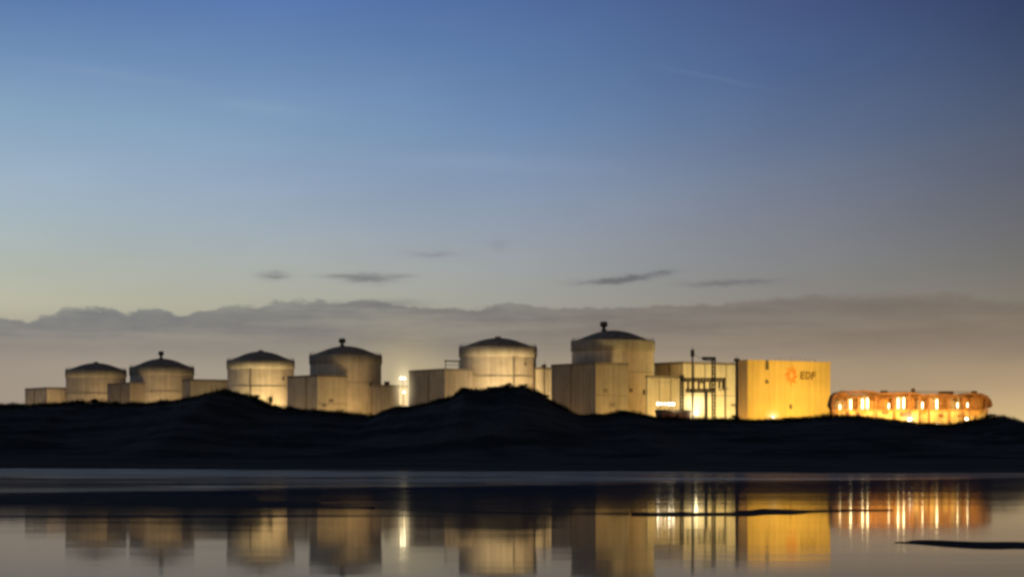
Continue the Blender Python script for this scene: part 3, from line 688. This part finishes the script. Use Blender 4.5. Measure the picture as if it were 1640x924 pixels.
cols = {
 0:    [(-1300, (12, 20, 48)), (-500, (40, 62, 118)), (0, (90, 122, 172)), (100, (114, 145, 184)), (200, (138, 166, 192)), (300, (158, 178, 196)), (370, (168, 182, 186)), (430, (178, 184, 174)), (490, (186, 184, 162)), (560, (158, 146, 134)), (640, (160, 147, 132)), (740, (150, 132, 115))],
 420:  [(-1300, (12, 20, 48)), (-500, (40, 62, 118)), (0, (90, 122, 176)), (100, (108, 139, 181)), (200, (128, 157, 188)), (300, (149, 168, 191)), (370, (161, 174, 184)), (430, (170, 175, 170)), (490, (176, 174, 156)), (560, (158, 149, 135)), (640, (172, 160, 140)), (740, (160, 140, 115))],
 820:  [(-1300, (11, 18, 44)), (-500, (35, 54, 105)), (0, (80, 108, 158)), (100, (94, 124, 168)), (200, (112, 140, 178)), (300, (134, 152, 178)), (370, (148, 158, 172)), (430, (156, 160, 162)), (490, (160, 158, 148)), (560, (156, 146, 130)), (640, (174, 156, 126)), (740, (170, 142, 105))],
 1230: [(-1300, (9, 15, 38)), (-500, (30, 42, 84)), (0, (72, 90, 134)), (100, (80, 102, 144)), (200, (94, 113, 146)), (300, (114, 124, 144)), (370, (126, 130, 140)), (430, (134, 135, 136)), (490, (144, 138, 130)), (560, (160, 144, 125)), (640, (176, 153, 122)), (740, (176, 145, 105))],
 1640: [(-1300, (7, 11, 28)), (-500, (20, 26, 54)), (0, (50, 64, 100)), (100, (64, 78, 108)), (200, (80, 90, 113)), (300, (97, 101, 114)), (370, (108, 108, 112)), (430, (116, 114, 110)), (490, (130, 122, 110)), (560, (150, 133, 112)), (620, (182, 156, 122)), (680, (218, 188, 134)), (740, (220, 185, 125))],
}
keys = sorted(cols); cur = col_ramp(cols[keys[0]])
for a, b_ in zip(keys, keys[1:]):
    cur = mixc(nt, U.lin(a, b_), cur, col_ramp(cols[b_]))
# cloud bank
vec = nt.nodes.new('ShaderNodeCombineXYZ'); nt.links.new((U * 0.01).s, vec.inputs[0]); nt.links.new((V * 0.01).s, vec.inputs[1]); VV = N(nt, vec.outputs[0])
puff = noise_n(nt, mapping(nt, VV, (1.5, 3.2, 1)), 1.0, 5, 0.6)
lay = noise_n(nt, mapping(nt, VV, (0.35, 3.2, 1), (5, 2, 0)), 1.0, 5, 0.6)
soft = noise_n(nt, mapping(nt, VV, (0.5, 1.6, 1), (9, 7, 0)), 1.0, 4, 0.55)
top = [(-400, 505), (0, 514), (60, 514), (98, 509), (110, 500), (150, 494), (180, 494), (205, 503), (240, 496), (275, 498), (300, 503), (400, 489), (540, 482), (600, 481), (650, 488), (720, 493), (800, 488), (900, 494), (1000, 491), (1100, 487), (1230, 480), (1400, 474), (1540, 477), (1640, 487), (2100, 480)]
tr = nt.nodes.new('ShaderNodeValToRGB'); nt.links.new(U.lin(-400, 2100).s, tr.inputs[0]); r = tr.color_ramp
while len(r.elements) < len(top): r.elements.new(.5)
for e, (x_, y_) in zip(r.elements, top):
    e.position = (x_ + 400) / 2500; g_ = (y_ - 460) / 60; e.color = (g_, g_, g_, 1)
topv = N(nt, tr.outputs[0]) * 60.0 + 460.0
edge = V - topv - (puff - 0.5) * 40.0 - (lay - .5) * 22
hardL = edge.smooth(-1.5, 4.0); softR = edge.smooth(-8, 14)
mixf = U.smooth(900, 1350)
bank = hardL * (mixf * -1.0 + 1.0) + softR * mixf
fade = (V + (lay - .5) * 50 + (soft - .5) * 40).smooth(535, 598, 1.0, 0.0)
dens = bank * fade * (lay.smooth(0.32, 0.62, 0.55, 1.0)) * (puff.smooth(.3, .7, .85, 1.0))
bankc = mixc(nt, U.smooth(0, 1640), srgb(113, 116, 121), srgb(118, 107, 97))
bankc = mixc(nt, V.smooth(480, 580) * 0.55, bankc, mixc(nt, U.smooth(0, 1640), srgb(142, 132, 122), srgb(150, 132, 112)))
cur = mixc(nt, dens * 0.92, cur, bankc)
# small stray clouds
warp = (noise_n(nt, mapping(nt, VV, (3.0, 9.0, 1), (1, 3, 0)), 1.0, 4, .6) - .5)
def blob(u0, v0, su, sv, k, rot=0.0):
    a = (U - u0) + warp * 14; b2 = (V - v0) + warp * 16
    c_, s_ = math.cos(rot), math.sin(rot)
    p = (a * c_ + b2 * s_) / su; q = (b2 * c_ - a * s_) / sv
    return ((p * p + q * q) * -1.0).m('EXPONENT') * (k * 1.25)
bl = None
for args in ((441, 444, 22, 6, .55), (545, 443, 32, 3.5, .40), (592, 447, 38, 7, .60), (645, 443, 22, 3, .3), (693, 408, 34, 5, .28), (800, 392, 16, 9, .14),
             (965, 451, 45, 4.5, .50, -.05), (1015, 446, 42, 5, .55, -.12), (1062, 437, 18, 4, .4, -.1), (1150, 455, 55, 4.5, .42, -.02), (1215, 452, 35, 3.5, .25), (620, 487, 60, 7, .35)):
    x_ = blob(*args); bl = x_ if bl is None else bl + x_
cur = mixc(nt, bl.m('MINIMUM', 0.8), cur, mixc(nt, U.smooth(300, 1300), srgb(112, 112, 116), srgb(98, 96, 102)))
tr1 = blob(1140, 126, 95, 3.5, .03, .21) + blob(190, 128, 130, 8, .04, .12) + blob(420, 175, 90, 10, .06, .1) + blob(760, 260, 200, 14, .05, .05)
cur = mixc(nt, tr1, cur, srgb(190, 205, 215))
mott = noise_n(nt, mapping(nt, VV, (0.18, 0.5, 1)), 1.0, 4, .55)
cur = mixc(nt, 1.0, cur, mixc(nt, mott.lin(.3, .7), (.95, .955, .96, 1), (1.05, 1.045, 1.04, 1)), 'MULTIPLY')
# lamp glow painted into the sky colour low above the plant
glow = blob(648, 600, 60, 55, .30)
cur = mixc(nt, glow, cur, srgb(215, 195, 140))
# physical dusk sky takes over high above the frame
sky = nt.nodes.new('ShaderNodeTexSky'); sky.sky_type = 'NISHITA'; sky.sun_disc = False
sky.sun_elevation = math.radians(1.0); sky.sun_rotation = math.radians(-70)
skyd = mixc(nt, 1.0, N(nt, sky.outputs[0]), (0.05, 0.05, 0.05, 1), 'MULTIPLY')
final = mixc(nt, el.smooth(0.35, 1.2), cur, skyd)
final = mixc(nt, el.smooth(-0.02, -0.002, 1.0, 0.0), final, (0.006, 0.007, 0.01, 1))
nt.links.new(final.s, bg.inputs[0]); bg.inputs[1].default_value = 1.0
nt.links.new(bg.outputs[0], out.inputs[0])
w.cycles.sampling_method = 'MANUAL'; w.cycles.sample_map_resolution = 512

# last glow of the sun below the left horizon
l = bpy.data.lights.new('sun', 'SUN'); l.energy = 0.02; l.angle = math.radians(12); l.color = (1, .8, .65)
s = bpy.data.objects.new('sun', l); C.objects.link(s)
a_ = math.radians(-70); e_ = math.radians(1.0)
s.rotation_euler = Vector((-math.sin(a_) * math.cos(e_), -math.cos(a_) * math.cos(e_), -math.sin(e_))).to_track_quat('-Z', 'Y').to_euler()

# ------------------------------------------------------------------ camera
cam = bpy.data.cameras.new('camera'); co = bpy.data.objects.new('camera', cam); C.objects.link(co)
co.location = (0, 0, CAMH); co.rotation_euler = (PI / 2, 0, 0)
cam.sensor_width = 36; cam.lens = 36 * F / 1640; cam.shift_y = (HZ - 462) / 1640; cam.clip_start = 0.5; cam.clip_end = 40000
sc.camera = co
sc.view_settings.view_transform = 'Standard'; sc.view_settings.look = 'None'; sc.view_settings.exposure = 0; sc.view_settings.gamma = 1
sc.render.engine = 'CYCLES'
sc.cycles.use_denoising = True
sc.cycles.filter_width = 3.0
sc.cycles.sample_clamp_indirect = 20
sc.cycles.max_bounces = 6; sc.cycles.diffuse_bounces = 2; sc.cycles.glossy_bounces = 3
sc.cycles.caustics_reflective = False
